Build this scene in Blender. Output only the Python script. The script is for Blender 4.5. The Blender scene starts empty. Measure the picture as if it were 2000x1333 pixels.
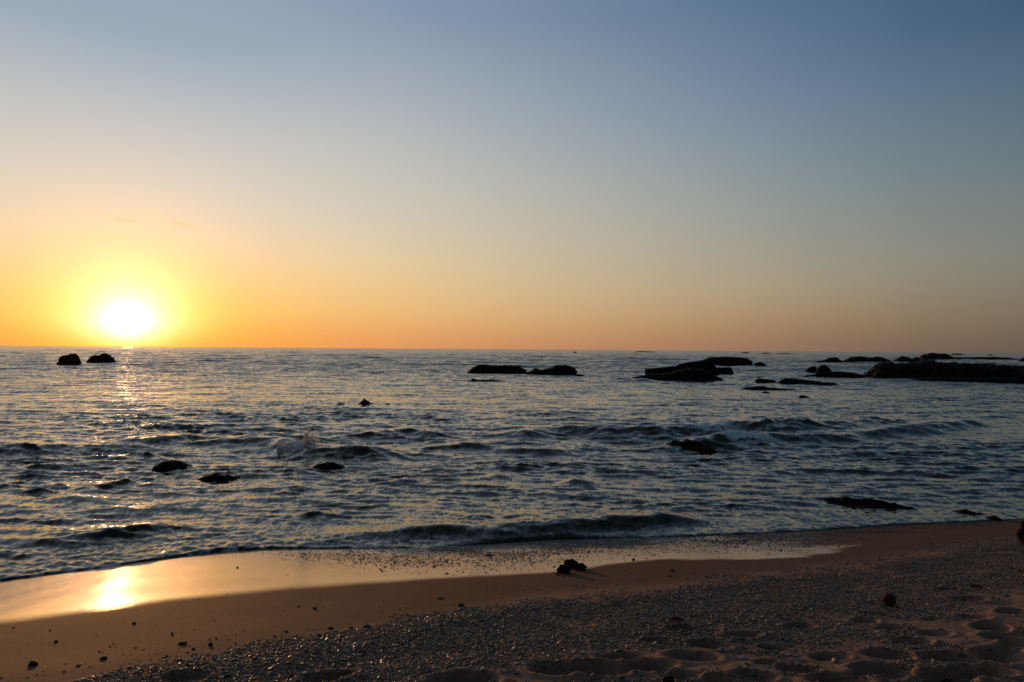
import bpy, math, random
import numpy as np
from mathutils import Matrix, Vector, noise as mnoise

random.seed(7)
RNG = np.random.default_rng(11)
C = bpy.context.scene.collection
scene = bpy.context.scene

# ------------------------------------------------------------------ camera
H = 3.0                      # eye height above the still water
F = 1333.0                   # focal length in pixels of the 2000 px wide photograph (24 mm)
PITCH = math.radians(0.69)
ROLL = math.radians(0.43)
cam_d = bpy.data.cameras.new('camera')
cam = bpy.data.objects.new('camera', cam_d)
C.objects.link(cam)
cam_d.sensor_width = 36.0
cam_d.lens = 24.0
cam_d.clip_start = 0.05
cam_d.clip_end = 60000.0
RM = Matrix.Rotation(math.pi / 2 + PITCH, 3, 'X') @ Matrix.Rotation(ROLL, 3, 'Z')
cam.matrix_world = Matrix.Translation((0, 0, H)) @ RM.to_4x4()
scene.camera = cam
RMN = np.array(RM)


def ray(px, py):
    d = RMN @ np.array([(px - 1000.0) / F, -(py - 666.5) / F, -1.0])
    return d / np.linalg.norm(d)


def at_sea(px, py, z=0.0):
    """the point of the water level seen at a pixel of the photograph"""
    d = ray(px, py)
    t = (z - H) / d[2]
    return d[0] * t, d[1] * t


# ------------------------------------------------------------------ sun and sky
sd = ray(250, 636)
SUN_AZ = math.atan2(sd[0], sd[1])
SUN_EL = math.asin(sd[2])
SUN_DIR = Vector((math.sin(SUN_AZ) * math.cos(SUN_EL), math.cos(SUN_AZ) * math.cos(SUN_EL), math.sin(SUN_EL)))
sun_d = bpy.data.lights.new('sun', 'SUN')
sun_d.energy = 1.5
sun_d.angle = math.radians(0.53)
sun_d.color = (1.0, 0.47, 0.17)
sun = bpy.data.objects.new('sun', sun_d)
C.objects.link(sun)
sun.rotation_euler = SUN_DIR.to_track_quat('Z', 'Y').to_euler()

view = scene.view_settings
view.view_transform = 'Standard'
view.look = 'None'
view.exposure = 0.0
view.gamma = 1.0
view.use_curve_mapping = False
scene.cycles.max_bounces = 5
scene.cycles.diffuse_bounces = 2
scene.cycles.glossy_bounces = 3
scene.cycles.sample_clamp_direct = 12.0
scene.cycles.sample_clamp_indirect = 3.0

SKY = {  # photograph x -> (y, sRGB)
    20: [(0, 150, 168, 182), (60, 157, 174, 187), (200, 195, 195, 193), (330, 221, 211, 193), (450, 246, 214, 178), (540, 249, 207, 137), (600, 249, 198, 96), (650, 246, 175, 74), (675, 244, 166, 70)],
    250: [(0, 149, 167, 184), (60, 157, 173, 190), (200, 196, 197, 197), (340, 224, 212, 195), (420, 238, 216, 184), (500, 245, 207, 150), (600, 246, 194, 96), (660, 244, 170, 70), (677, 243, 162, 66)],
    620: [(0, 140, 158, 181), (60, 152, 165, 185), (200, 183, 187, 190), (300, 202, 200, 191), (400, 216, 207, 190), (500, 240, 212, 164), (560, 248, 205, 140), (600, 250, 197, 123), (640, 249, 177, 103), (680, 246, 158, 89)],
    1020: [(0, 114, 136, 165), (100, 136, 153, 169), (250, 159, 169, 177), (350, 178, 180, 174), (455, 195, 186, 167), (550, 208, 185, 147), (600, 212, 176, 128), (640, 210, 162, 109), (682, 196, 138, 98)],
    1520: [(0, 84, 112, 140), (100, 97, 122, 150), (200, 113, 133, 156), (300, 129, 144, 153), (400, 143, 152, 149), (480, 156, 154, 141), (565, 167, 152, 126), (610, 166, 140, 110), (650, 156, 125, 96), (686, 144, 112, 94)],
    1980: [(0, 60, 86, 112), (100, 72, 100, 124), (250, 92, 114, 127), (350, 107, 121, 125), (500, 126, 129, 120), (570, 126, 119, 100), (640, 114, 101, 84), (690, 98, 84, 76)],
}


def lin(c):
    c = np.asarray(c, float) / 255.0
    return np.where(c <= 0.04045, c / 12.92, ((c + 0.055) / 1.055) ** 2.4)


def sky_tables():
    """rows of sky colour over elevation for a few angles away from the sun"""
    els = np.radians(np.array([0, .6, 1.5, 3, 5, 7, 9, 11, 13.5, 16, 19, 22, 26, 32, 42, 60, 90.]))
    rows = []
    for X, smp in SKY.items():
        e, c = [], []
        for s in reversed(smp):
            e.append(math.asin(ray(X, s[0])[2]))
            c.append(lin(s[1:4]))
        c = np.array(c)
        az = abs(math.atan2(ray(X, 300)[0], ray(X, 300)[1]) - SUN_AZ)
        top = e[-1]
        ext = np.array([[np.interp(v, e, c[:, k]) for k in range(3)] for v in els])
        zen = lin((56, 68, 80)) * 0.75
        for i, v in enumerate(els):
            if v > top:
                f = min(1.0, (v - top) / math.radians(40))
                f = f * f * (3 - 2 * f)
                ext[i] = c[-1] * (1 - f) + zen * f
        rows.append((math.degrees(az), ext))
    rows.sort(key=lambda r: r[0])
    side = rows[-1][1]
    k = np.linspace(0, 1, len(els))[:, None]
    back = side * (0.62 - 0.05 * k)
    back[:, 0] *= 0.9
    rows.append((110.0, (side * 0.45 + back * 0.55)))
    rows.append((180.0, back))
    return els, rows


world = bpy.data.worlds.new('World')
scene.world = world
world.use_nodes = True
nt = world.node_tree
N, L = nt.nodes, nt.links
bg = N['Background']


def wmath(op, a, b=None, c=None, clamp=False):
    n = N.new('ShaderNodeMath')
    n.operation = op
    n.use_clamp = clamp
    for i, v in enumerate((a, b, c)):
        if v is None:
            continue
        if isinstance(v, (int, float)):
            n.inputs[i].default_value = v
        else:
            L.new(v, n.inputs[i])
    return n.outputs[0]


tc = N.new('ShaderNodeTexCoord')
sep = N.new('ShaderNodeSeparateXYZ')
L.new(tc.outputs['Generated'], sep.inputs[0])
dx, dy, dz = sep.outputs
el = wmath('ARCSINE', wmath('MAXIMUM', dz, 0.0))
efac = wmath('SQRT', wmath('DIVIDE', el, math.pi / 2))
hl = wmath('SQRT', wmath('ADD', wmath('ADD', wmath('MULTIPLY', dx, dx), wmath('MULTIPLY', dy, dy)), 1e-6))
cosa = wmath('DIVIDE', wmath('ADD', wmath('MULTIPLY', dx, math.sin(SUN_AZ)), wmath('MULTIPLY', dy, math.cos(SUN_AZ))), hl)
cosa = wmath('MINIMUM', wmath('MAXIMUM', cosa, -1.0), 1.0)
daz = wmath('MULTIPLY', wmath('ARCCOSINE', cosa), 180 / math.pi)
els, rows = sky_tables()


def smooth_rows(rows):
    """more steps between the measured azimuths, on a monotone smooth curve"""
    a = np.array([r[0] for r in rows])
    t = np.array([r[1] for r in rows])
    a0 = np.concatenate([[-a[2], -a[1]], a])
    t0 = np.concatenate([t[2:3], t[1:2], t])
    want = np.array([0, 4, 8, 13, 19, 25, 31, 38, 45, 53, 60, 67, 80, 110, 145, 180.])
    out = []
    fine = np.arange(-20, 181, 1.0)
    lin_ = np.empty((len(fine),) + t.shape[1:])
    for i in range(t.shape[1]):
        for k in range(3):
            lin_[:, i, k] = np.interp(fine, a0, t0[:, i, k])
    ker = np.exp(-0.5 * (np.arange(-12, 13) / 5.0) ** 2)
    ker /= ker.sum()
    for i in range(t.shape[1]):
        for k in range(3):
            p = np.pad(lin_[:, i, k], 12, mode='edge')
            lin_[:, i, k] = np.convolve(p, ker, 'valid')
    for w in want:
        j = int(round(w + 20))
        out.append((w, lin_[j]))
    return out


rows = smooth_rows(rows)
prev = None
for i, (adeg, tab) in enumerate(rows):
    r = N.new('ShaderNodeValToRGB')
    r.color_ramp.interpolation = 'LINEAR'
    L.new(efac, r.inputs[0])
    cr = r.color_ramp
    pos = [math.sqrt(v / (math.pi / 2)) for v in els]
    cr.elements[0].position = pos[0]
    cr.elements[0].color = (*tab[0], 1)
    cr.elements[1].position = 1.0
    cr.elements[1].color = (*tab[-1], 1)
    for p, col in list(zip(pos, tab))[1:-1]:
        e_ = cr.elements.new(p)
        e_.color = (*col, 1)
    if prev is None:
        prev = r.outputs[0]
    else:
        mr = N.new('ShaderNodeMapRange')
        mr.inputs['From Min'].default_value = rows[i - 1][0]
        mr.inputs['From Max'].default_value = adeg
        L.new(daz, mr.inputs['Value'])
        mx = N.new('ShaderNodeMix')
        mx.data_type = 'RGBA'
        L.new(mr.outputs[0], mx.inputs['Factor'])
        L.new(prev, mx.inputs['A'])
        L.new(r.outputs[0], mx.inputs['B'])
        prev = mx.outputs['Result']

# aureole round the sun
dot = wmath('ADD', wmath('ADD', wmath('MULTIPLY', dx, SUN_DIR.x), wmath('MULTIPLY', dy, SUN_DIR.y)), wmath('MULTIPLY', dz, SUN_DIR.z))
th = wmath('MULTIPLY', wmath('ARCCOSINE', wmath('MINIMUM', dot, 0.9999999)), 180 / math.pi)


def lobe(amp, s, p=1.0):
    q = wmath('DIVIDE', th, s)
    if p != 1.0:
        q = wmath('POWER', q, p)
    return wmath('MULTIPLY', wmath('EXPONENT', wmath('MULTIPLY', q, -1.0)), amp)


comb = N.new('ShaderNodeCombineColor')
air = N.new('ShaderNodeMapRange')      # the air next to the horizon dims the blue and green of the glow
air.interpolation_type = 'SMOOTHSTEP'
L.new(el, air.inputs['Value'])
air.inputs['From Min'].default_value = math.radians(-0.5)
air.inputs['From Max'].default_value = math.radians(2.2)
air.inputs['To Min'].default_value = 0.0
air.inputs['To Max'].default_value = 1.0
a_ = air.outputs[0]
L.new(lobe(3.6, 2.8), comb.inputs[0])
L.new(wmath('MULTIPLY', lobe(2.3, 2.35), wmath('ADD', 0.45, wmath('MULTIPLY', a_, 0.6))), comb.inputs[1])
L.new(wmath('MULTIPLY', lobe(2.7, 1.36), wmath('ADD', 0.08, wmath('MULTIPLY', a_, 1.0))), comb.inputs[2])
add = N.new('ShaderNodeVectorMath')
add.operation = 'ADD'
L.new(prev, add.inputs[0])
L.new(comb.outputs[0], add.inputs[1])
# the physical sky adds its own slight share of scattered light
nis = N.new('ShaderNodeTexSky')
nis.sky_type = 'NISHITA'
nis.sun_disc = False
nis.sun_elevation = SUN_EL
nis.sun_rotation = SUN_AZ
upz = N.new('ShaderNodeCombineXYZ')
L.new(dx, upz.inputs[0])
L.new(dy, upz.inputs[1])
L.new(wmath('MAXIMUM', dz, 0.0), upz.inputs[2])
L.new(upz.outputs[0], nis.inputs['Vector'])
sc_ = N.new('ShaderNodeVectorMath')
sc_.operation = 'MULTIPLY_ADD'
L.new(nis.outputs[0], sc_.inputs[0])
sc_.inputs[1].default_value = (0.0006, 0.0006, 0.0006)
L.new(add.outputs[0], sc_.inputs[2])
# two faint wisps of cloud above the sun
side_ = wmath('DIVIDE', wmath('SUBTRACT', wmath('MULTIPLY', dx, math.cos(SUN_AZ)), wmath('MULTIPLY', dy, math.sin(SUN_AZ))), hl)
wn = N.new('ShaderNodeTexNoise')
wn.inputs['Scale'].default_value = 60
L.new(tc.outputs['Generated'], wn.inputs['Vector'])
wsum = None
for wx, wy, ww, wh in ((248, 431, .016, .0026), (358, 439, .017, .0028)):
    d_ = ray(wx, wy)
    a0 = math.sin(math.atan2(d_[0], d_[1]) - SUN_AZ)
    e0 = math.asin(d_[2])
    tl = wmath('MULTIPLY', wmath('SUBTRACT', side_, a0), 0.09)
    u = wmath('DIVIDE', wmath('SUBTRACT', side_, a0), ww)
    v = wmath('DIVIDE', wmath('ADD', wmath('SUBTRACT', el, e0), tl), wh)
    g_ = wmath('EXPONENT', wmath('MULTIPLY', wmath('ADD', wmath('MULTIPLY', u, u), wmath('MULTIPLY', v, v)), -1.0))
    g_ = wmath('MULTIPLY', g_, wmath('MULTIPLY', wn.outputs[0], 1.6))
    wsum = g_ if wsum is None else wmath('ADD', wsum, g_)
wm = N.new('ShaderNodeMix')
wm.data_type = 'RGBA'
L.new(wmath('MULTIPLY', wsum, 1.0, clamp=True), wm.inputs['Factor'])
L.new(sc_.outputs[0], wm.inputs['A'])
wm.inputs['B'].default_value = (.93, .70, .36, 1)
L.new(wm.outputs['Result'], bg.inputs['Color'])
bg.inputs['Strength'].default_value = 1.0
world.cycles.sampling_method = 'MANUAL'
world.cycles.sample_map_resolution = 1024


# ------------------------------------------------------------------ helpers
def smooth(a, b, x):
    t = np.clip((x - a) / (b - a), 0, 1)
    return t * t * (3 - 2 * t)


def link(name, me, parent=None, mats=()):
    o = bpy.data.objects.new(name, me)
    C.objects.link(o)
    for m in mats:
        me.materials.append(m)
    if parent:
        o.parent = parent
    return o


def tag(o, label=None, cat=None, group=None, kind=None):
    if label:
        o['label'] = label
    if cat:
        o['category'] = cat
    if group:
        o['group'] = group
    if kind:
        o['kind'] = kind
    return o


def grid_mesh(name, P, keep=None):
    """P: (rows, cols, 3) vertices; keep: (rows-1, cols-1) mask of quads"""
    R_, Cn = P.shape[:2]
    idx = np.arange(R_ * Cn).reshape(R_, Cn)
    q = np.stack([idx[:-1, :-1], idx[:-1, 1:], idx[1:, 1:], idx[1:, :-1]], -1)
    q = q.reshape(-1, 4) if keep is None else q[keep]
    V = P.reshape(-1, 3)
    used = None
    if keep is not None:
        used = np.zeros(len(V), bool)
        used[q.ravel()] = True
        remap = np.cumsum(used) - 1
        q = remap[q]
        V = V[used]
    me = bpy.data.meshes.new(name)
    me.vertices.add(len(V))
    me.vertices.foreach_set('co', V.astype(np.float32).ravel())
    me.loops.add(q.size)
    me.loops.foreach_set('vertex_index', q.ravel().astype(np.int32))
    me.polygons.add(len(q))
    me.polygons.foreach_set('loop_start', np.arange(0, q.size, 4, dtype=np.int32))
    me.polygons.foreach_set('use_smooth', np.ones(len(q), bool))
    me.update(calc_edges=True)
    return me, used


def add_attr(me, name, val, used=None):
    v = val.ravel()
    if used is not None:
        v = v[used]
    a = me.attributes.new(name, 'FLOAT', 'POINT')
    a.data.foreach_set('value', v.astype(np.float32))


def vnoise(x, y, seed=0):
    """cheap smooth value noise in 0..1"""
    xi, yi = np.floor(x).astype(np.int64), np.floor(y).astype(np.int64)
    fx, fy = x - xi, y - yi
    fx, fy = fx * fx * (3 - 2 * fx), fy * fy * (3 - 2 * fy)

    def h(i, j):
        n = (i * 374761393 + j * 668265263 + seed * 982451653) & 0xffffffff
        n = ((n ^ (n >> 13)) * 1274126177) & 0xffffffff
        return ((n ^ (n >> 16)) & 0xffff) / 65535.0
    a, b, c, d = h(xi, yi), h(xi + 1, yi), h(xi, yi + 1), h(xi + 1, yi + 1)
    return (a * (1 - fx) + b * fx) * (1 - fy) + (c * (1 - fx) + d * fx) * fy


def fbm(x, y, oct_=4, seed=0, gain=0.5):
    s, a, t = 0, 1.0, 0
    for o in range(oct_):
        s = s + a * vnoise(x * 2 ** o + 17.3 * o, y * 2 ** o - 9.1 * o, seed + o)
        t += a
        a *= gain
    return s / t


class Mat:
    """small node helper round one Principled material"""
    def __init__(self, name):
        self.m = bpy.data.materials.new(name)
        self.m.use_nodes = True
        self.t = self.m.node_tree
        self.b = self.t.nodes['Principled BSDF']

    def n(self, kind, **kw):
        nd = self.t.nodes.new(kind)
        for k, v in kw.items():
            setattr(nd, k, v)
        return nd

    def set(self, nd, sock, v):
        if isinstance(v, (int, float, tuple)):
            nd.inputs[sock].default_value = v
        else:
            self.t.links.new(v, nd.inputs[sock])

    def math(self, op, a, b=0.0, clamp=False):
        nd = self.n('ShaderNodeMath', operation=op, use_clamp=clamp)
        self.set(nd, 0, a)
        self.set(nd, 1, b)
        return nd.outputs[0]

    def noise(self, scale, detail=3.0, rough=0.55, vec=None, out='Fac'):
        nd = self.n('ShaderNodeTexNoise')
        nd.inputs['Scale'].default_value = scale
        nd.inputs['Detail'].default_value = detail
        nd.inputs['Roughness'].default_value = rough
        v = vec if vec is not None else self.pos()
        self.t.links.new(v, nd.inputs['Vector'])
        return nd.outputs[out]

    def pos(self):
        if not hasattr(self, '_p'):
            self._p = self.n('ShaderNodeNewGeometry').outputs['Position']
        return self._p

    def objco(self):
        return self.n('ShaderNodeTexCoord').outputs['Object']

    def attr(self, name):
        nd = self.n('ShaderNodeAttribute', attribute_name=name)
        return nd.outputs['Fac']

    def rng(self, v, a, b, c, d, smoothstep=False):
        nd = self.n('ShaderNodeMapRange')
        if smoothstep:
            nd.interpolation_type = 'SMOOTHSTEP'
        self.set(nd, 'Value', v)
        for k, x in zip(('From Min', 'From Max', 'To Min', 'To Max'), (a, b, c, d)):
            self.set(nd, k, x)
        return nd.outputs[0]

    def mix(self, f, a, b):
        nd = self.n('ShaderNodeMix', data_type='RGBA')
        self.set(nd, 'Factor', f)
        self.set(nd, 'A', (*a, 1) if isinstance(a, tuple) and len(a) == 3 else a)
        self.set(nd, 'B', (*b, 1) if isinstance(b, tuple) and len(b) == 3 else b)
        return nd.outputs['Result']

    def bump(self, h, strength, dist, normal=None):
        nd = self.n('ShaderNodeBump')
        nd.inputs['Strength'].default_value = strength
        nd.inputs['Distance'].default_value = dist
        self.set(nd, 'Height', h)
        if normal is not None:
            self.t.links.new(normal, nd.inputs['Normal'])
        return nd.outputs[0]

    def p(self, sock, v):
        self.set(self.b, sock, (*v, 1) if isinstance(v, tuple) and len(v) == 3 else v)


# ------------------------------------------------------------------ shoreline and beach shape
SHORE_PX = [(-60, 1150), (0, 1137), (70, 1126), (140, 1117), (210, 1110), (280, 1097), (385, 1081), (437, 1074), (525, 1071), (650, 1073),
            (825, 1073), (965, 1063), (1070, 1055), (1200, 1052), (1350, 1049), (1475, 1044), (1615, 1036), (1737, 1027), (2000, 1016), (2080, 1012)]
SH = np.array([at_sea(*p) for p in SHORE_PX])
SLOPE = 0.150


def shore_y(x):
    x = np.asarray(x, float)
    y = np.interp(x, SH[:, 0], SH[:, 1])
    y = np.where(x < SH[0, 0], SH[0, 1] + (x - SH[0, 0]) * 0.42, y)
    y = np.where(x > SH[-1, 0], SH[-1, 1] + (x - SH[-1, 0]) * 0.16, y)
    return y


def shore_ys(x):
    """smoothed shoreline, the shape of the sand"""
    return sum(w * shore_y(x + o) for w, o in ((.08, -1.6), (.12, -1.1), (.18, -.5), (.24, 0), (.18, .5), (.12, 1.1), (.08, 1.6)))


def inland(x, y):
    return (shore_ys(x) - y) * 0.965


def sand_base(x, y):
    s = inland(x, y)
    z = SLOPE * s
    # the berm levels out up the beach; under water the floor stops at 2.4 m
    up = 9.0
    z = np.where(s > up, SLOPE * (up + 3.5 * (1 - np.exp(-(s - up) / 3.5))), z)
    z = np.maximum(z, -2.4)
    return z


def at_sand(px, py):
    d = ray(px, py)
    t = 2.0
    for _ in range(400):
        x, y, z = d * t + np.array([0, 0, H])
        g = float(sand_base(x, y)) - z
        if g > -0.002:
            break
        t += max(0.004, -g * 1.2)
    return x, y, float(sand_base(x, y))


def curve(pts):
    a = np.array([at_sand(*p)[:2] for p in pts])
    a = a[np.argsort(a[:, 0])]
    xs = np.arange(a[0, 0], a[-1, 0], .05)
    ys = np.interp(xs, a[:, 0], a[:, 1])
    k = np.exp(-.5 * (np.arange(-14, 15) / 6.0) ** 2)
    ys = np.convolve(np.pad(ys, 14, mode='reflect', reflect_type='odd'), k / k.sum(), 'valid')
    return np.stack([xs, ys], -1)


FILM = curve([(-60, 1222), (0, 1215), (100, 1205), (200, 1189), (300, 1177), (400, 1165), (500, 1155), (600, 1146), (700, 1138), (800, 1131), (900, 1127),
              (1000, 1121), (1080, 1119), (1140, 1116), (1170, 1101), (1300, 1092), (1480, 1089), (1600, 1086), (1660, 1070), (1750, 1050), (1900, 1032), (2000, 1024), (2080, 1020)])
GRAV = curve([(60, 1345), (140, 1318), (230, 1303), (330, 1288), (430, 1272), (560, 1258), (650, 1236), (740, 1222), (850, 1202), (930, 1186), (1020, 1168), (1120, 1156),
              (1250, 1150), (1330, 1140), (1450, 1122), (1560, 1112), (1680, 1098), (1760, 1085), (1870, 1062), (2000, 1052), (2080, 1046)])
GLOW_ = curve([(420, 1400), (760, 1338), (900, 1322), (1040, 1296), (1180, 1272), (1300, 1266), (1420, 1246), (1560, 1232), (1700, 1204), (1800, 1190), (1900, 1160), (2000, 1148), (2080, 1140)])


def cy(curve_, x):
    x = np.asarray(x, float)
    x0, y0, x1, y1 = curve_[0, 0], curve_[0, 1], curve_[-1, 0], curve_[-1, 1]
    y = np.interp(x, curve_[:, 0], curve_[:, 1])
    # outside the picture the bands go on parallel to the shore
    return y + np.minimum(x - x0, 0) * .38 + np.maximum(x - x1, 0) * .16


FOOT_PX = [(1095, 1307, 1.1), (1172, 1308, 1.15), (1268, 1301, 1.0), (1352, 1281, 1.0), (1212, 1284, .9), (1450, 1240, .8), (1382, 1258, .9), (1335, 1228, .8),
           (1512, 1262, .6), (1622, 1281, .75), (1735, 1277, .9), (1862, 1283, 1.05), (1730, 1310, 1.2), (1845, 1322, 1.2), (1893, 1171, .9), (1712, 1199, .7),
           (1688, 1213, .7), (1820, 1210, .6), (1742, 1226, .7), (1828, 1238, .7), (1935, 1224, 1.0), (1962, 1246, .9), (1955, 1280, 1.2), (1918, 1312, 1.1),
           (1560, 1302, .7), (1470, 1320, .8), (1640, 1325, 1.1), (1990, 1262, .9), (1900, 1205, .7), (1495, 1290, .5), (900, 1335, 1.3), (360, 1328, .8),
           (640, 1322, .9), (1330, 1318, .8), (1400, 1330, .8), (1780, 1252, .8), (1975, 1196, .8), (1850, 1150, .7), (1560, 1222, .7), (1280, 1250, .7)]
FOOT = []
for px, py, s in FOOT_PX:
    x, y, z = at_sand(px, py)
    FOOT.append((x, y, s, random.uniform(-0.35, 0.75)))
for _ in range(60):      # trodden sand outside the picture
    x, y = random.uniform(-4, 9), random.uniform(0.2, 4.2)
    FOOT.append((x, y, random.uniform(.7, 1.1), random.uniform(-1.5, 1.5)))


def sand_z(x, y, detail=True):
    z = sand_base(x, y)
    s = inland(x, y)
    # broad, low unevenness and drainage lines towards the water
    z = z + (fbm(x * 0.5, y * 0.5, 3, 5) - 0.5) * 0.05 * smooth(0.6, 3.5, s)
    soft = smooth(-0.25, 1.3, cy(GLOW_, x) - y)                 # dry trodden sand
    z = z + (fbm(x * 2.1 + 3, y * 3.2, 4, 21) - 0.5) * 0.075 * soft
    gv = smooth(-0.1, 0.5, cy(GRAV, x) - y)
    z = z + (fbm(x * 3.0, y * 4.0, 4, 31) - 0.5) * 0.030 * gv
    z = z + 0.028 * np.exp(-((cy(GRAV, x) - y - 0.45) / 0.35) ** 2)   # low gravel ridge
    if detail:
        for fx, fy, sc, a in FOOT:
            dx_, dy_ = x - fx, y - fy
            m = (np.abs(dx_) < 0.6) & (np.abs(dy_) < 0.6)
            if not m.any():
                continue
            u = (dx_[m] * math.cos(a) + dy_[m] * math.sin(a)) / (0.155 * sc)
            v = (-dx_[m] * math.sin(a) + dy_[m] * math.cos(a)) / (0.105 * sc)
            r = np.sqrt(u * u + v * v) + (fbm(x[m] * 14, y[m] * 14, 2, 9) - .5) * .25
            z[m] += sc * (-0.070 * np.exp(-(r / 1.02) ** 5) + 0.014 * np.exp(-((r - 1.35) / 0.28) ** 2))
    return z


def in_prints(x, y):
    m_ = np.zeros_like(x)
    for fx, fy, sc, a in FOOT:
        dx_, dy_ = x - fx, y - fy
        u = (dx_ * math.cos(a) + dy_ * math.sin(a)) / (0.155 * sc)
        v = (-dx_ * math.sin(a) + dy_ * math.cos(a)) / (0.105 * sc)
        m_ = np.maximum(m_, np.exp(-(u * u + v * v) ** 2 * .7))
    return m_


def angles(fine_lim, n_fine, coarse):
    a = np.linspace(-fine_lim, fine_lim, n_fine)
    st = a[1] - a[0]
    ext = []
    v = fine_lim
    while v < coarse:
        st = min(st * 1.25, math.radians(4))
        v = min(v + st, coarse)
        ext.append(v)
    ext = np.array(ext)
    return np.concatenate([-ext[::-1], a, ext])


def sand_sheet():
    an = angles(math.radians(39), 880, math.pi)
    r1 = 3.2 * np.exp(np.arange(0, math.log(19 / 3.2), 0.0046))
    r0 = np.array([0.02, .5, 1.0, 1.5, 2, 2.4, 2.8, 3.0])
    r2 = r1[-1] * np.exp(np.cumsum(np.linspace(0.01, 0.35, 36)))
    r = np.concatenate([r0, r1, r2])
    A, R_ = np.meshgrid(an, r)
    x, y = np.sin(A) * R_, np.cos(A) * R_
    z = sand_z(x, y)
    me, _ = grid_mesh('sand', np.stack([x, y, z], -1))
    s = inland(x, y)
    edge = y - cy(FILM, x) + (fbm(x * 1.6, y * 2.6, 4, 3) - .5) * (0.10 + .35 * smooth(0, 3.5, x))
    soft_ = np.interp(x, [-6, -2, 0, 3], [.34, .24, .14, .10])
    wet = np.clip((edge + soft_) / (2 * soft_), 0, 1)
    # the film thins out towards the right where the sand lies bare
    wet = wet * (1 - .85 * smooth(2.6, 5.8, x + (fbm(x * 1.1, y * 3.5, 3, 8) - .5) * 2.5))
    add_attr(me, 'wet', wet)
    add_attr(me, 'damp', smooth(-0.3, 0.5, y - cy(GRAV, x)))
    add_attr(me, 'shingle', smooth(-2.6, -1.2, x) * smooth(0.0, 0.3, y - cy(FILM, x) + 0.1))
    return me


# ------------------------------------------------------------------ waves: spectra on periodic tiles
def tile(Lsize, n, lmin, lmax, slope, spread, seed, wind=-math.pi / 2, power=0.0):
    rg = np.random.default_rng(seed)
    k = 2 * np.pi * np.fft.fftfreq(n, Lsize / n)
    KX, KY = np.meshgrid(k, k)
    K = np.hypot(KX, KY)
    K[0, 0] = 1
    lam = 2 * np.pi / K
    band = np.exp(-(lmin / lam) ** 4) * np.exp(-(lam / lmax) ** 4)
    dirf = (spread + (1 - spread) * np.abs(np.cos(np.arctan2(KY, KX) - wind)) ** 4)
    amp = K ** (-2.0 - power) * np.sqrt(band * dirf)
    amp[0, 0] = 0
    S = amp * (rg.normal(size=K.shape) + 1j * rg.normal(size=K.shape))
    h = np.fft.ifft2(S).real
    gx = np.fft.ifft2(1j * KX * S).real
    gy = np.fft.ifft2(1j * KY * S).real
    f = slope / math.sqrt((gx ** 2 + gy ** 2).mean())
    ddx = np.fft.ifft2(1j * KX / K * S).real
    ddy = np.fft.ifft2(1j * KY / K * S).real
    return Lsize, n, np.stack([h * f, ddx * f, ddy * f], -1)


def sample(tl, x, y, rot, ox=0.0, oy=0.0):
    Ls, n, T = tl
    c, s = math.cos(rot), math.sin(rot)
    u = ((x * c + y * s) + ox) / Ls * n
    v = ((-x * s + y * c) + oy) / Ls * n
    i, j = np.floor(u).astype(np.int64), np.floor(v).astype(np.int64)
    fu, fv = (u - i)[..., None], (v - j)[..., None]
    i0, i1, j0, j1 = i % n, (i + 1) % n, j % n, (j + 1) % n
    o = (T[j0, i0] * (1 - fu) + T[j0, i1] * fu) * (1 - fv) + (T[j1, i0] * (1 - fu) + T[j1, i1] * fu) * fv
    h = o[..., 0]
    ax = o[..., 1] * c - o[..., 2] * s
    ay = o[..., 1] * s + o[..., 2] * c
    return h, ax, ay


def ridge(pts, height, wf, wb, foam=0.0, taper=0.25, lump=0.25):
    P = np.array([at_sea(a, b) for a, b in pts])
    hs = height if isinstance(height, (list, tuple)) else None
    return dict(P=P[np.argsort(P[:, 0])], h=height if hs is None else np.array(hs), wf=wf, wb=wb, foam=foam, lump=lump)


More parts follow.
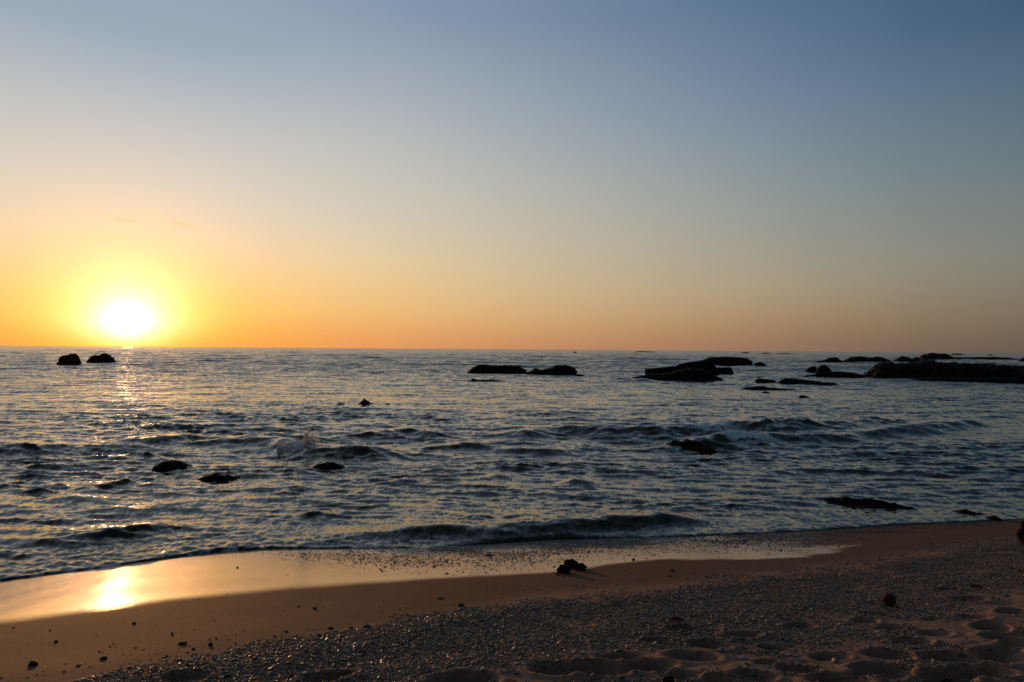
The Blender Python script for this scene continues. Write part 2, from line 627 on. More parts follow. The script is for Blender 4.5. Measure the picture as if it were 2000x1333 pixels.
RIDGES = [
    # wave about to run up the beach in the middle
    ridge([(560, 1066), (700, 1052), (800, 1046), (900, 1044), (1000, 1040), (1100, 1032), (1200, 1022), (1290, 1018), (1400, 1022)], [0, .05, .12, .14, .15, .19, .20, .17, 0], .30, .75, 0, lump=.12),
    # long breaker on the right
    ridge([(940, 852), (1000, 849), (1120, 846), (1200, 848), (1290, 851), (1400, 850), (1500, 845), (1560, 842), (1640, 838), (1740, 824), (1820, 820)], [0, .12, .26, .30, .30, .34, .44, .50, .34, .22, 0], .75, 1.7, .0, lump=.12),
    ridge([(1260, 880), (1340, 876), (1420, 872), (1500, 866), (1580, 860), (1700, 852), (1800, 842), (1900, 832), (1960, 832)], [0, .20, .34, .30, .28, .24, .26, .24, 0], .6, 1.3, 0, lump=.15),
    # the wave that throws the small splash
    ridge([(400, 868), (460, 868), (530, 872), (600, 890), (660, 893), (720, 892), (800, 898)], [0, .18, .26, .24, .26, .22, 0], .5, 1.1, 0, lump=.15),
    ridge([(490, 862), (540, 860), (600, 862), (640, 866)], [0, .18, .20, 0], .4, 1.2, 0),
    ridge([(680, 852), (760, 848), (840, 853), (900, 858)], [0, .18, .16, 0], .5, 1.0, 0),
    ridge([(820, 876), (900, 874), (960, 880), (1010, 884), (1080, 888), (1180, 880)], [0, .16, .10, .14, .12, 0], .4, .9, 0),
    ridge([(120, 872), (250, 866), (350, 860), (420, 856)], [0, .14, .14, 0], .5, 1.2, 0),
    ridge([(-20, 880), (60, 878), (130, 876)], [.14, .14, 0], .5, 1.2, 0),
    ridge([(20, 1062), (120, 1056), (200, 1048), (280, 1036), (330, 1030)], [0, .05, .09, .07, 0], .22, .5, 0),
    ridge([(80, 975), (150, 974), (230, 978)], [0, .06, 0], .25, .4, 0),
    ridge([(150, 952), (210, 950), (270, 938), (300, 936)], [0, .07, .07, 0], .3, .6, 0),
    ridge([(1080, 948), (1120, 946), (1180, 948)], [0, .13, 0], .25, .5, 0),
    ridge([(1020, 985), (1120, 990), (1200, 984)], [0, .05, 0], .25, .5, 0),
    ridge([(560, 1018), (610, 1012), (680, 1022)], [0, .09, 0], .22, .5, 0),
    ridge([(720, 950), (790, 946), (840, 952)], [0, .10, 0], .3, .5, 0),
    ridge([(1130, 748), (1260, 746), (1330, 752)], [0, .3, 0], 1.6, 3, 0),
]
FOAM_SPOTS = [  # centre px, half width m, half depth m, strength
    (1330, 846, 1.7, .55, .75), (1400, 850, .9, .35, .6), (1290, 842, .9, .3, .5), (1425, 866, 1.0, .42, .95), (1380, 864, .7, .25, .6), (1470, 858, .5, .25, .6), (1478, 852, .5, .15, .5),
    (600, 884, .55, .30, .8), (575, 880, .5, .25, .6), (540, 876, .4, .2, .35), (640, 884, .4, .2, .4),
    (1880, 706, 9, 2.0, .8), (1960, 704, 8, 2.0, .7), (1800, 708, 6, 2, .4), (1560, 694, 14, 4, .35), (1700, 748, 3.0, .5, .35), (1640, 697, 10, 4, .3),
    (1360, 738, 1.6, .4, .5), (1230, 744, 2.0, .5, .3), (1330, 884, .8, .25, .25), (1620, 975, .3, .12, .3),
]


def water_fields(x, y, cell):
    s = -inland(x, y)                      # metres offshore
    d = (y - shore_y(x)) * 0.965           # offshore of the actual edge of the water
    depth = np.clip(s * SLOPE, 0.02, 3)
    near = smooth(0.0, 3.0, d)
    r = np.hypot(x, y)
    h = np.zeros_like(x)
    ax = np.zeros_like(x)
    ay = np.zeros_like(x)

    def put(tl, rot, w, ox=0, oy=0, chop=0.9, sx=.68):
        nonlocal h, ax, ay
        m = w > 0.002
        hh, cx, cy_ = sample(tl, x[m] * sx, y[m], rot, ox, oy)
        h[m] += hh * w[m]
        ax[m] += cx * w[m] * chop
        ay[m] += cy_ * w[m] * chop

    patch = fbm(x * 0.09, y * 0.20, 3, 41)          # calmer and rougher patches
    patch2 = fbm(x * 0.32, y * 0.85, 3, 47)
    rough = 0.45 + 1.0 * smooth(0.38, 0.62, patch)
    rough2 = 0.12 + 1.35 * smooth(0.34, 0.66, patch2)
    zone = np.exp(-((r - 25 - 3 * (patch - .5) * 4) / 7.5) ** 2) * smooth(.25, .6, fbm(x * .15, y * .3, 2, 43) + .15)   # the rough belt over the reef
    zone = zone * (1 - .75 * smooth(1.5, 9, x))
    rough = rough + .9 * zone
    rough2 = rough2 + .4 * zone
    far_boost = 1 + 1.5 * smooth(25, 110, r) + .8 * zone
    put(T_RIPPLE, 0.35, (0.25 * smooth(0.0, 0.15, d) + 0.75 * smooth(0.1, 0.9, d)) * (1 - smooth(0.025, 0.08, cell)) * rough2, chop=.9)
    put(T_CHOP, -0.14, smooth(0.2, 2.2, d) * (1 - smooth(0.16, 0.5, cell)) * rough * (0.35 + 0.65 * rough2))
    put(T_WAVE, 0.12, near * (0.45 + 0.55 * smooth(6, 22, r)) * (1 - smooth(0.8, 2.6, cell)) * (0.6 + 0.4 * rough) * far_boost)
    put(T_SWELL, 0.05, smooth(40, 160, r) * (1 - smooth(6, 20, cell)) * far_boost)
    put(T_OCEAN, 0.0, smooth(250, 700, r) * (1 - smooth(60, 160, cell)))
    # named waves
    foam = np.zeros_like(x)
    wob = (fbm(x * 0.6, y * 0.3, 4, 77) - .5)
    for g in RIDGES:
        P = g['P']
        x0, x1 = P[0, 0], P[-1, 0]
        m = (x > x0) & (x < x1) & (np.abs(y - np.interp(x, P[:, 0], P[:, 1])) < 4 * g['wb'] + 1)
        if not m.any():
            continue
        xm = x[m]
        hc = np.interp(xm, P[:, 0], np.broadcast_to(g['h'], len(P))) * .95
        t = y[m] - np.interp(xm, P[:, 0], P[:, 1]) + wob[m] * g['wb'] * 1.2
        prof = np.where(t < 0, np.exp(-(np.abs(t) / g['wf']) ** 1.6), np.exp(-(np.abs(t) / g['wb']) ** 1.7))
        brk = .86 + .34 * fbm(xm * .55 + 7 * len(P), y[m] * .1, 3, 13)
        hs_ = hc * prof * brk
        h[m] += hs_ + hs_ * (fbm(xm * 1.5, y[m] * 4.5, 4, 12) - .5) * .4
    for px, py, hw, hd, st in FOAM_SPOTS:
        fx, fy = at_sea(px, py)
        m = (np.abs(x - fx) < hw * 3) & (np.abs(y - fy) < hd * 4)
        if m.any():
            q = ((x[m] - fx) / hw) ** 2 + ((y[m] - fy) / hd) ** 2
            n_ = fbm(x[m] * 3.4 / hw ** .5, y[m] * 7.0 / hw ** .5, 5, 58, .62)
            foam[m] = np.maximum(foam[m], st * np.exp(-q * 0.6) * smooth(.30, .55, n_) * 1.6)
    h = h + foam * 0.07 * (fbm(x * 9, y * 9, 3, 66))
    # the thin edge of the last run-up, with a rounded lip of a couple of centimetres
    run = np.exp(-(np.clip(d, 0, 9) / 0.35) ** 2)
    lip = 0.010 + 0.014 * fbm(x * 3, y * 3, 2, 91)
    left = 1 - smooth(-2.5, -0.5, x) * 0.6
    fo_edge = run * left * smooth(.42, .7, fbm(x * 6, y * 9, 3, 93)) * 0.55
    foam = np.maximum(foam, fo_edge)
    base = sand_base(x, y)
    hw_ = h * (0.35 * smooth(0.0, 0.10, d) + 0.65 * smooth(0.0, 0.8, d))
    edge = lip * np.sqrt(np.clip(d / 0.12, 0, 1)) * np.exp(-np.clip(d, 0, 50) / 0.9)
    lac = (fbm(x * 8, y * 12.0, 4, 95) - 0.5) * 0.055 * np.exp(-((d - 0.30) / 0.30) ** 2) * (0.3 + 0.7 * left)
    z = np.where(d > 0, np.maximum(hw_ + edge + lac, np.minimum(base, 0.4) + 0.004 * smooth(0, 0.05, d)), base - 0.03)
    return z, ax * smooth(0.1, 0.9, d), ay * smooth(0.1, 0.9, d), foam, d


T_RIPPLE = tile(3.1, 384, 0.04, 0.24, 0.19, 0.25, 1)
T_CHOP = tile(11.3, 768, 0.11, 0.75, 0.14, 0.12, 2)
T_WAVE = tile(53.0, 512, 0.6, 3.4, 0.055, 0.09, 3)
T_SWELL = tile(380.0, 512, 4.0, 20.0, 0.035, 0.2, 4)
T_OCEAN = tile(3100.0, 256, 60.0, 400.0, 0.004, 0.4, 5)


def sea_sheet():
    an = angles(math.radians(38.5), 900, math.radians(88))
    r1 = 6.5 * np.exp(np.arange(0, math.log(320 / 6.5), 0.0046))
    r2 = r1[-1] * np.exp(np.cumsum(np.concatenate([np.full(190, 0.006), np.linspace(0.006, 0.14, 52)])))
    r = np.concatenate([[3.0, 4.2, 5.4, 6.0], r1, r2])
    r = r[r < 45000]
    A, R_ = np.meshgrid(an, r)
    dr = np.gradient(r)[:, None]
    da = np.gradient(an)[None, :]
    cell = np.maximum(dr * 0.55, R_ * da)
    x, y = np.sin(A) * R_, np.cos(A) * R_
    z, ax, ay, foam, d = water_fields(x, y, cell)
    P = np.stack([x + ax, y + ay, z], -1)
    ok = d > -0.10
    keep = ok[:-1, :-1] | ok[1:, :-1] | ok[:-1, 1:] | ok[1:, 1:]
    me, used = grid_mesh('sea', P, keep)
    add_attr(me, 'foam', foam, used)
    # how much of the ripple is finer than the mesh can carry here
    add_attr(me, 'micro', smooth(0.02, 0.30, cell), used)
    return me


# ------------------------------------------------------------------ materials
def m_water():
    m = Mat('sea_water')
    pos = m.pos()
    # fine ripples below the size of the mesh: tilt the normal directly
    mp = m.n('ShaderNodeMapping')
    mp.inputs['Scale'].default_value = (1.0, .42, 1.0)
    m.set(mp, 'Vector', pos)
    n1 = m.noise(5.0, 3, .6, vec=mp.outputs[0], out='Color')
    n2 = m.noise(0.9, 4, .65, vec=mp.outputs[0], out='Color')
    n3 = m.noise(20.0, 2, .6, vec=mp.outputs[0], out='Color')
    v = m.n('ShaderNodeVectorMath', operation='SUBTRACT')
    m.set(v, 0, n1)
    v.inputs[1].default_value = (.5, .5, .5)
    v2 = m.n('ShaderNodeVectorMath', operation='SUBTRACT')
    m.set(v2, 0, n2)
    v2.inputs[1].default_value = (.5, .5, .5)
    v3 = m.n('ShaderNodeVectorMath', operation='SUBTRACT')
    m.set(v3, 0, n3)
    v3.inputs[1].default_value = (.5, .5, .5)
    s1 = m.n('ShaderNodeVectorMath', operation='MULTIPLY')
    m.set(s1, 0, v.outputs[0])
    s1.inputs[1].default_value = (.5, .7, 0)
    s2 = m.n('ShaderNodeVectorMath', operation='MULTIPLY_ADD')
    m.set(s2, 0, v2.outputs[0])
    s2.inputs[1].default_value = (.25, .35, 0)
    m.set(s2, 2, s1.outputs[0])
    s3 = m.n('ShaderNodeVectorMath', operation='MULTIPLY_ADD')
    m.set(s3, 0, v3.outputs[0])
    s3.inputs[1].default_value = (.5, .7, 0)
    m.set(s3, 2, s2.outputs[0])
    g = m.n('ShaderNodeNewGeometry')
    sv = m.n('ShaderNodeVectorMath', operation='SCALE')
    m.set(sv, 0, s3.outputs[0])
    m.set(sv, 'Scale', m.rng(m.attr('micro'), 0, 1, .55, 1.0))
    # small waves running up to a beach lean forward: their shoreward faces are the steep ones
    lean = m.n('ShaderNodeCombineXYZ')
    m.set(lean, 'Y', m.rng(m.attr('micro'), 0, 1, -.02, -.11))
    b_ = m.n('ShaderNodeVectorMath', operation='ADD')
    m.set(b_, 0, sv.outputs[0])
    m.set(b_, 1, lean.outputs[0])
    a = m.n('ShaderNodeVectorMath', operation='ADD')
    m.set(a, 0, g.outputs['Normal'])
    m.set(a, 1, b_.outputs[0])
    nn = m.n('ShaderNodeVectorMath', operation='NORMALIZE')
    m.set(nn, 0, a.outputs[0])
    foam = m.attr('foam')
    fn = m.noise(14.0, 5, .7)
    f = m.rng(m.math('ADD', foam, m.math('MULTIPLY', m.math('SUBTRACT', fn, .5), .9)), .28, .75, 0, 1, True)
    f = m.math('MULTIPLY', f, m.rng(foam, .03, .12, 0, 1))
    m.p('Base Color', m.mix(f, (.030, .028, .014), (.70, .74, .80)))
    m.p('Roughness', m.rng(f, 0, 1, .05, .75))
    m.p('IOR', 1.333)
    m.p('Specular Tint', (1.0, .965, .87))
    m.p('Normal', nn.outputs[0])
    return m.m


def m_sand():
    m = Mat('sand')
    wet, damp = m.attr('wet'), m.attr('damp')
    g = m.noise(420.0, 2, .6)
    g2 = m.noise(60.0, 3, .6)
    big = m.noise(1.3, 4, .6)
    dry_c = m.mix(g, (.215, .125, .085), (.36, .225, .16))
    wet_c = m.mix(g, (.088, .036, .020), (.185, .080, .044))
    col = m.mix(damp, dry_c, wet_c)
    speck = m.noise(80.0, 3, .8)
    col = m.mix(m.rng(speck, .30, .42, .8, 0), col, (.022, .012, .009))
    col = m.mix(m.rng(speck, .62, .68, 0, .5), col, (.46, .33, .25))
    col = m.mix(m.rng(big, .3, .7, 0, .22), col, (.10, .052, .035))
    m.p('Base Color', col)
    w = m.rng(m.math('ADD', wet, m.math('MULTIPLY', m.math('SUBTRACT', g2, .5), .25)), .15, .95, 0, 1, True)
    # fast drying sand keeps a dull sheen, the film is a mirror dulled by the grains
    rough = m.rng(damp, 0, 1, .95, .80)
    m.p('Roughness', m.rng(w, 0, 1, rough, .50))
    m.p('Specular IOR Level', m.rng(w, 0, 1, m.rng(damp, 0, 1, .10, .12), .75))
    m.p('Coat Weight', w)
    m.p('Coat IOR', 1.65)
    m.p('Coat Roughness', m.rng(m.noise(9.0, 3, .6), .3, .7, .036, .06))
    stretch = m.n('ShaderNodeMapping')
    stretch.inputs['Rotation'].default_value = (0, 0, math.radians(35))
    stretch.inputs['Scale'].default_value = (5.0, .8, 1)
    m.set(stretch, 'Vector', m.pos())
    st = m.math('MULTIPLY', m.noise(5.0, 4, .6, vec=stretch.outputs[0]), 1.3)
    b = m.bump(m.math('ADD', m.math('MULTIPLY', g, .35), m.math('MULTIPLY', g2, .5)), m.rng(damp, 0, 1, 1.0, .8), .005)
    bump_nodes = [n for n in m.t.nodes if n.type == 'BUMP']
    m.p('Normal', b)
    g3 = m.noise(110.0, 2, .6)
    cb = m.bump(m.math('ADD', m.math('ADD', st, m.math('MULTIPLY', g2, .35)), m.math('MULTIPLY', g3, .4)), .5, .0024)
    m.p('Coat Normal', cb)
    return m.m


_old_bump = Mat.bump


def _bump(self, h, strength, dist, normal=None):
    nd = self.n('ShaderNodeBump')
    self.set(nd, 'Strength', strength)
    nd.inputs['Distance'].default_value = dist
    self.set(nd, 'Height', h)
    if normal is not None:
        self.t.links.new(normal, nd.inputs['Normal'])
    return nd.outputs[0]


Mat.bump = _bump


def m_rock(name='sea_rock', c1=(.009, .006, .005), c2=(.030, .018, .013), scale=1.0):
    m = Mat(name)
    n1 = m.noise(1.6 * scale, 6, .65)
    n2 = m.noise(9 * scale, 5, .7)
    m.p('Base Color', m.mix(m.rng(n1, .35, .65, 0, 1), c1, c2))
    m.p('Roughness', m.rng(n2, .3, .7, .55, .9))
    m.p('Specular IOR Level', .12)
    m.p('Normal', m.bump(m.math('ADD', n1, m.math('MULTIPLY', n2, .6)), 1.0, .14 / scale))
    return m.m


def m_pebble(name, cols, rough=(.25, .6)):
    m = Mat(name)
    oi = m.n('ShaderNodeObjectInfo')
    r = m.n('ShaderNodeValToRGB')
    r.color_ramp.interpolation = 'CONSTANT'
    m.set(r, 0, oi.outputs['Random'])
    e = r.color_ramp.elements
    e[0].position = 0
    e[0].color = (*cols[0], 1)
    e[1].position = 1 / len(cols)
    e[1].color = (*cols[1], 1)
    for i, c in enumerate(cols[2:], 2):
        x = e.new(i / len(cols))
        x.color = (*c, 1)
    m.p('Base Color', r.outputs[0])
    m.p('Roughness', m.rng(oi.outputs['Random'], 0, 1, rough[0], rough[1]))
    return m.m


# ------------------------------------------------------------------ the setting
sand = link('sand', sand_sheet(), mats=(m_sand(),))
tag(sand, kind='structure')
sea = link('water', sea_sheet(), mats=(m_water(),))
tag(sea, kind='structure')


# ------------------------------------------------------------------ rocks in the sea
ROCK = m_rock()
FLARE_TINT_ROCK = m_rock('flare_tint_sea_rock', (.045, .016, .009), (.10, .036, .018))  # reddish lens flare near the sun, painted into the rock colour


def rock(name, label, prof, base, depth=0.5, z0=0.0, group='dark rocks standing in the sea', rough=1.0, flat=2.6, seed=0, thick=None, cat='rock', mat=None):
    """prof: (x, y of the skyline) in the photograph; base: y of its waterline. Built at its own distance as a closed heap."""
    xs = np.array([p[0] for p in prof], float)
    xm = xs.mean()
    by = base if isinstance(base, (int, float)) else np.interp(xm, [b[0] for b in base], [b[1] for b in base])
    X0, Y0 = at_sea(xm, by, z0)
    W = None
    # horizontal frame across the line of sight
    a = math.atan2(X0, Y0)
    D = math.hypot(X0, Y0)
    half = (at_sea(xs.max(), by, z0)[0] - at_sea(xs.min(), by, z0)[0]) / 2
    th_ = thick if thick is not None else max(0.25, 2 * half * depth)
    # skyline points placed in the plane through the middle of the rock
    Dm = D + th_ / 2
    o = Vector((math.sin(a) * Dm, math.cos(a) * Dm, 0))
    rt = Vector((math.cos(a), -math.sin(a), 0))
    fw = Vector((math.sin(a), math.cos(a), 0))
    us, hs = [], []
    for px, py in prof:
        d = Vector(ray(px, py))
        t = Dm / d.dot(fw)
        q = Vector((0, 0, H)) + d * t
        us.append((q - o).dot(rt))
        hs.append(max(q.z, z0 + 0.0))
    us, hs = np.array(us), np.array(hs)
    width = us[-1] - us[0]
    nu = int(min(220, max(26, width / D * 1333 * 0.9)))
    nv = 26
    U = np.linspace(us[0], us[-1], nu)
    top = np.interp(U, us, hs)
    P = np.zeros((nv, nu, 3))
    sc = th_
    f = 1.0 / max(0.25, min(th_, width) * 0.28)
    endt = np.clip(1 - np.abs((U - us.mean()) / (width / 2)) ** 2, 0, 1)
    endt = np.minimum(1, (np.minimum(U - us[0], us[-1] - U) / (0.16 * width) + 0.0)).clip(0, 1) ** 0.5
    hgt = max(hs.max() - z0, 0.05)
    sink = z0 - min(0.9, 0.25 + hgt * .3)
    off = [mnoise.noise(Vector((u * f * 1.3, seed * 5.1, 2.2))) * 2 + mnoise.noise(Vector((u * f * 4.1, seed * 5.1, 7.2))) for u in U]
    for j in range(nv):
        t = -1 + 2 * j / (nv - 1)
        for i in range(nu):
            w = (th_ / 2) * (0.35 + 0.65 * endt[i])
            t2 = max(-1.0, min(1.0, t + 0.22 * off[i] * (1 - t * t)))
            cs = (1 - abs(t2) ** flat) ** (1 / flat) if abs(t) < 1 else 0
            z = sink + (top[i] - sink) * cs
            v = t * w
            p = Vector((U[i] * f, v * f, z * f * 1.8 + seed * 7.1))
            n1 = mnoise.hetero_terrain(p, 0.9, 2.1, 5, 0.7) - 1.0
            cell_ = mnoise.cell(p * 2.2) * .5
            n2 = mnoise.noise(p * 2.3) * 0.7 + mnoise.noise(p * 5.3) * 0.5 + mnoise.noise(p * 11.0) * .3 + cell_ * .35 - .2
            am = rough * min(hgt, th_) * 0.26
            zz = z + (n2 * 0.6 - abs(n2) * .4) * am * (0.45 + 0.55 * abs(t)) * (cs > 0)
            vv = v + n2 * am * 1.2 * (1 - abs(t) * .3)
            uu = U[i] + mnoise.noise(p * 1.9 + Vector((9, 3, 1))) * am * .8
            q = o + rt * uu + fw * vv
            P[j, i] = (q.x, q.y, zz)
    # closed underside edge: drop the rim
    P[0, :, 2] = sink
    P[-1, :, 2] = sink
    c = o.copy()
    c.z = z0
    P -= np.array(c)
    me, _ = grid_mesh(name, P)
    # end caps
    ob = link(name, me, mats=(mat or ROCK,))
    ob.location = c
    tag(ob, label, cat, group)
    return ob


rock('sea_rock', 'blocky flare tinted dark rock left of its neighbour, leftmost in the sea near the sun', [(111, 713), (114, 706), (117, 698), (124, 694), (133, 694), (138, 691), (147, 691), (153, 696), (157, 705), (159, 713)], 713, .7, seed=1, mat=FLARE_TINT_ROCK, rough=1.3)
rock('sea_rock', 'flare tinted dark rock with a hump on its right, just below the sun', [(169, 709), (173, 703), (178, 696), (188, 693), (196, 694), (199, 691), (208, 690), (217, 695), (223, 702), (229, 709)], 709.5, .6, seed=2, mat=FLARE_TINT_ROCK, rough=1.3)
rock('sea_rock', 'long flat topped dark rock in the middle of the horizon line', [(914, 729), (917, 723), (923, 718), (929, 716), (935, 712), (948, 712), (960, 713.5), (975, 714), (985, 713), (1000, 713.5), (1013, 714), (1020, 719), (1027, 723), (1029, 728)], 729.5, .35, seed=3)
rock('sea_rock', 'dark rock with a small peak on its left end and a high right end', [(1010, 733), (1018, 731), (1028, 728), (1038, 724), (1047, 719), (1053, 723), (1065, 721), (1077, 719), (1085, 714), (1095, 713), (1100, 714), (1107, 712), (1113, 715), (1120, 718), (1125, 725), (1127, 732)], 733, .35, seed=4)
rock('sea_rock', 'low dark ledge at the right foot of the peaked rock', [(1118, 735), (1126, 731), (1136, 731), (1143, 735)], 735, .5, seed=5)
rock('sea_rock', 'awash dark rock in front of the long flat topped rock', [(900, 745), (918, 743), (924, 739), (932, 742), (960, 742), (985, 744), (1000, 746)], 746, .3, seed=6, rough=.6)
rock('sea_rock', 'small pointed rock standing alone in the middle distance', [(699, 790), (704, 786), (708, 781), (711, 778), (715, 780), (721, 785), (731, 790)], 790.5, .7, seed=7, flat=1.6)
rock('sea_rock', 'tiny rock tip left of the small pointed rock', [(658, 790), (663, 787), (668, 788), (674, 790)], 790, .6, seed=8)
rock('sea_rock', 'tiny rock tip right of the small pointed rock', [(752, 791), (757, 788.5), (763, 791)], 791, .6, seed=9)
rock('sea_rock', 'tiny far dot of rock just under the horizon in the middle', [(1119, 690), (1122, 687.5), (1124, 686.8), (1127, 690)], 690, .6, seed=10)
rock('sea_reef', 'thin far streak of reef on the horizon right of the middle', [(1238, 687.5), (1250, 686.4), (1268, 687), (1278, 687.2), (1282, 688.5)], 688.6, .2, seed=11, cat='reef')
# the broken reef right of the middle
G2 = 'rocks of the broken reef right of the middle'
rock('sea_rock', 'high humped back slab of the broken reef', [(1350, 714), (1366, 706), (1376, 702), (1385, 698), (1398, 697.5), (1412, 696.5), (1428, 697), (1445, 698), (1458, 700), (1466, 704), (1470, 711)], 714, .25, seed=12, group=G2)
rock('sea_rock', 'stepped long dark slab sloping down to the left of the broken reef', [(1260, 727), (1262, 721), (1280, 719), (1300, 717), (1320, 715.5), (1328, 711), (1345, 707.5), (1365, 706), (1380, 703), (1388, 706), (1396, 714), (1405, 729)], 733, .12, seed=13, group=G2)
rock('sea_rock', 'square ended block of the broken reef, below the humped slab', [(1380, 731), (1384, 719), (1400, 718), (1427, 717.5), (1431, 724), (1433, 731)], 731.5, .3, seed=14, group=G2, flat=4)
rock('sea_rock', 'wide low front mass of the broken reef', [(1236, 737), (1252, 734), (1262, 732), (1275, 729.5), (1290, 730), (1310, 727), (1330, 722), (1350, 718), (1375, 722), (1392, 733), (1398, 741)], 744, .25, seed=15, group=G2)
rock('sea_rock', 'small low rock at the right foot of the broken reef', [(1376, 744), (1388, 738), (1398, 735), (1408, 738), (1414, 743)], 744, .4, seed=16, group=G2)
rock('sea_rock', 'lone rounded rock right of the humped reef slab', [(1469, 716), (1473, 711), (1479, 707.5), (1486, 707), (1493, 711), (1499, 715)], 717, .5, seed=17)
rock('sea_reef', 'awash dark reef tail trailing left of the broken reef', [(1180, 742), (1205, 739), (1225, 738), (1243, 742)], 742.5, .2, seed=18, rough=.5, cat='reef')
# low rocks between the two reefs
G3 = 'low rocks between the broken reef and the big reef'
rock('sea_rock', 'small steep boulder, left one of a pair by the big reef', [(1572, 726), (1577, 720), (1584, 716), (1592, 716), (1597, 722), (1598, 727)], 727, .6, seed=19, group=G3)
rock('sea_rock', 'rounded boulder, right one of a pair by the big reef', [(1594, 728), (1598, 718), (1604, 713.5), (1613, 713), (1620, 719), (1624, 728)], 729, .6, seed=20, group=G3)
rock('sea_rock', 'long low tongue of rock in front of the boulder pair', [(1562, 738), (1572, 734), (1590, 731), (1610, 727), (1630, 725.5), (1655, 727), (1670, 729), (1690, 733)], 738, .12, seed=21, group=G3)
rock('sea_rock', 'low wedge rock between the reefs, left of a ragged ledge', [(1473, 747), (1477, 741), (1482, 739), (1500, 741), (1512, 742.5), (1518, 747)], 748, .35, seed=22, group=G3)
rock('sea_rock', 'ragged dark ledge between the wedge rock and the tongue', [(1516, 749), (1526, 742), (1536, 738.5), (1550, 740), (1562, 741), (1580, 743), (1600, 744.5)], 750, .25, seed=23, group=G3)
rock('sea_rock', 'broken strip of ledge awash below the tongue of rock', [(1556, 750), (1580, 746), (1600, 746.5), (1625, 747), (1640, 752)], 752.5, .2, seed=24, group=G3, rough=1.6)
rock('sea_rock', 'flat awash ledge in front of the low rocks', [(1446, 761), (1456, 757.5), (1475, 755), (1492, 754), (1500, 757), (1525, 759), (1552, 761)], 762, .2, seed=25, group=G3)
rock('sea_rock', 'tiny dark rock below the flat awash ledge', [(1486, 767), (1494, 764.5), (1504, 767)], 767.5, .4, seed=26, group=G3)
rock('sea_rock', 'tiny rock alone nearest the beach below the low rocks', [(1559, 776), (1564, 771.5), (1572, 773), (1581, 776)], 777, .5, seed=27, group=G3)
# the big reef at the right edge
G4 = 'rocks of the big reef at the right edge'
rock('sea_reef', 'big black reef shelf reaching the right edge of the picture', [(1676, 737), (1690, 733), (1697, 726), (1703, 719), (1706, 714), (1714, 711), (1722, 707), (1736, 704.5), (1741, 706), (1750, 709), (1760, 708.5), (1772, 710), (1784, 707), (1790, 704), (1800, 703.5), (1810, 702), (1818, 703), (1822, 706.5), (1836, 706), (1850, 708), (1870, 707), (1884, 709.5), (1900, 708.5), (1915, 710.5), (1930, 709.5), (1940, 708.5), (1948, 712), (1960, 712), (1975, 714.5), (2000, 713.5), (2060, 714), (2140, 716), (2220, 722)], 742, .14, seed=28, group=G4, flat=2.2, cat='reef', rough=1.5)
rock('sea_reef', 'lower dark front step of the big black reef shelf', [(1780, 744), (1800, 738), (1840, 737), (1880, 739), (1940, 738), (2000, 740), (2080, 740), (2150, 745)], 748, .06, seed=29, group=G4, rough=1.3, cat='reef')
rock('sea_rock', 'low round backed rock at the left end of the far ridge', [(1584, 709), (1596, 706), (1610, 703), (1620, 699), (1632, 698), (1640, 702), (1646, 708)], 709.5, .4, seed=30, group=G4)
rock('sea_rock', 'broad humped rock of the far ridge behind the pair of boulders', [(1636, 708), (1652, 702), (1664, 697), (1680, 696), (1694, 698), (1706, 698), (1714, 696.5), (1726, 699), (1738, 704), (1744, 709)], 710, .3, seed=31, group=G4)
rock('sea_rock', 'pointed hump of the far ridge right of the broad humped rock', [(1742, 706), (1752, 700), (1762, 695.5), (1772, 697), (1780, 701), (1790, 697), (1797, 702), (1804, 707)], 708, .35, seed=32, group=G4)
rock('sea_rock', 'tallest far block of reef touching the horizon', [(1792, 702), (1800, 694), (1812, 690.5), (1822, 689.5), (1836, 691), (1846, 690.5), (1856, 695), (1866, 699), (1880, 702)], 704, .3, seed=33, group=G4)
rock('sea_reef', 'long thin low ledge behind the big reef', [(1840, 704), (1860, 698), (1900, 698), (1940, 697.5), (1970, 699), (1990, 702)], 703, .08, seed=34, group=G4, cat='reef')
rock('sea_rock', 'thin far ledge with foam near the horizon at the right', [(1854, 693), (1864, 690.5), (1876, 691), (1890, 694)], 694, .3, seed=35, group=G4)
rock('sea_rock', 'tiny far rock standing under the horizon right of the thin far ledge', [(1927, 695), (1932, 692.3), (1937, 693), (1941, 695)], 695, .5, seed=36, group=G4)
rock('sea_rock', 'rock cut by the right edge just below the horizon', [(1988, 706), (1995, 700), (2004, 696), (2030, 697), (2050, 706)], 707, .4, seed=37, group=G4)
G5 = 'far rocks dotted along the horizon'
rock('sea_rock', 'far rock on the horizon, left one above the humped slab', [(1445, 690.5), (1452, 688), (1460, 688.3), (1466, 690.5)], 690.8, .4, seed=38, group=G5)
rock('sea_rock', 'far rock on the horizon with a dark hump, middle of three', [(1486, 691.5), (1492, 689), (1500, 689.3), (1508, 691.5)], 692, .4, seed=39, group=G5)
rock('sea_reef', 'far thin ledge on the horizon, right of the far rocks', [(1516, 690.6), (1530, 689.8), (1550, 691), (1562, 692)], 692.2, .2, seed=40, group=G5, cat='reef')
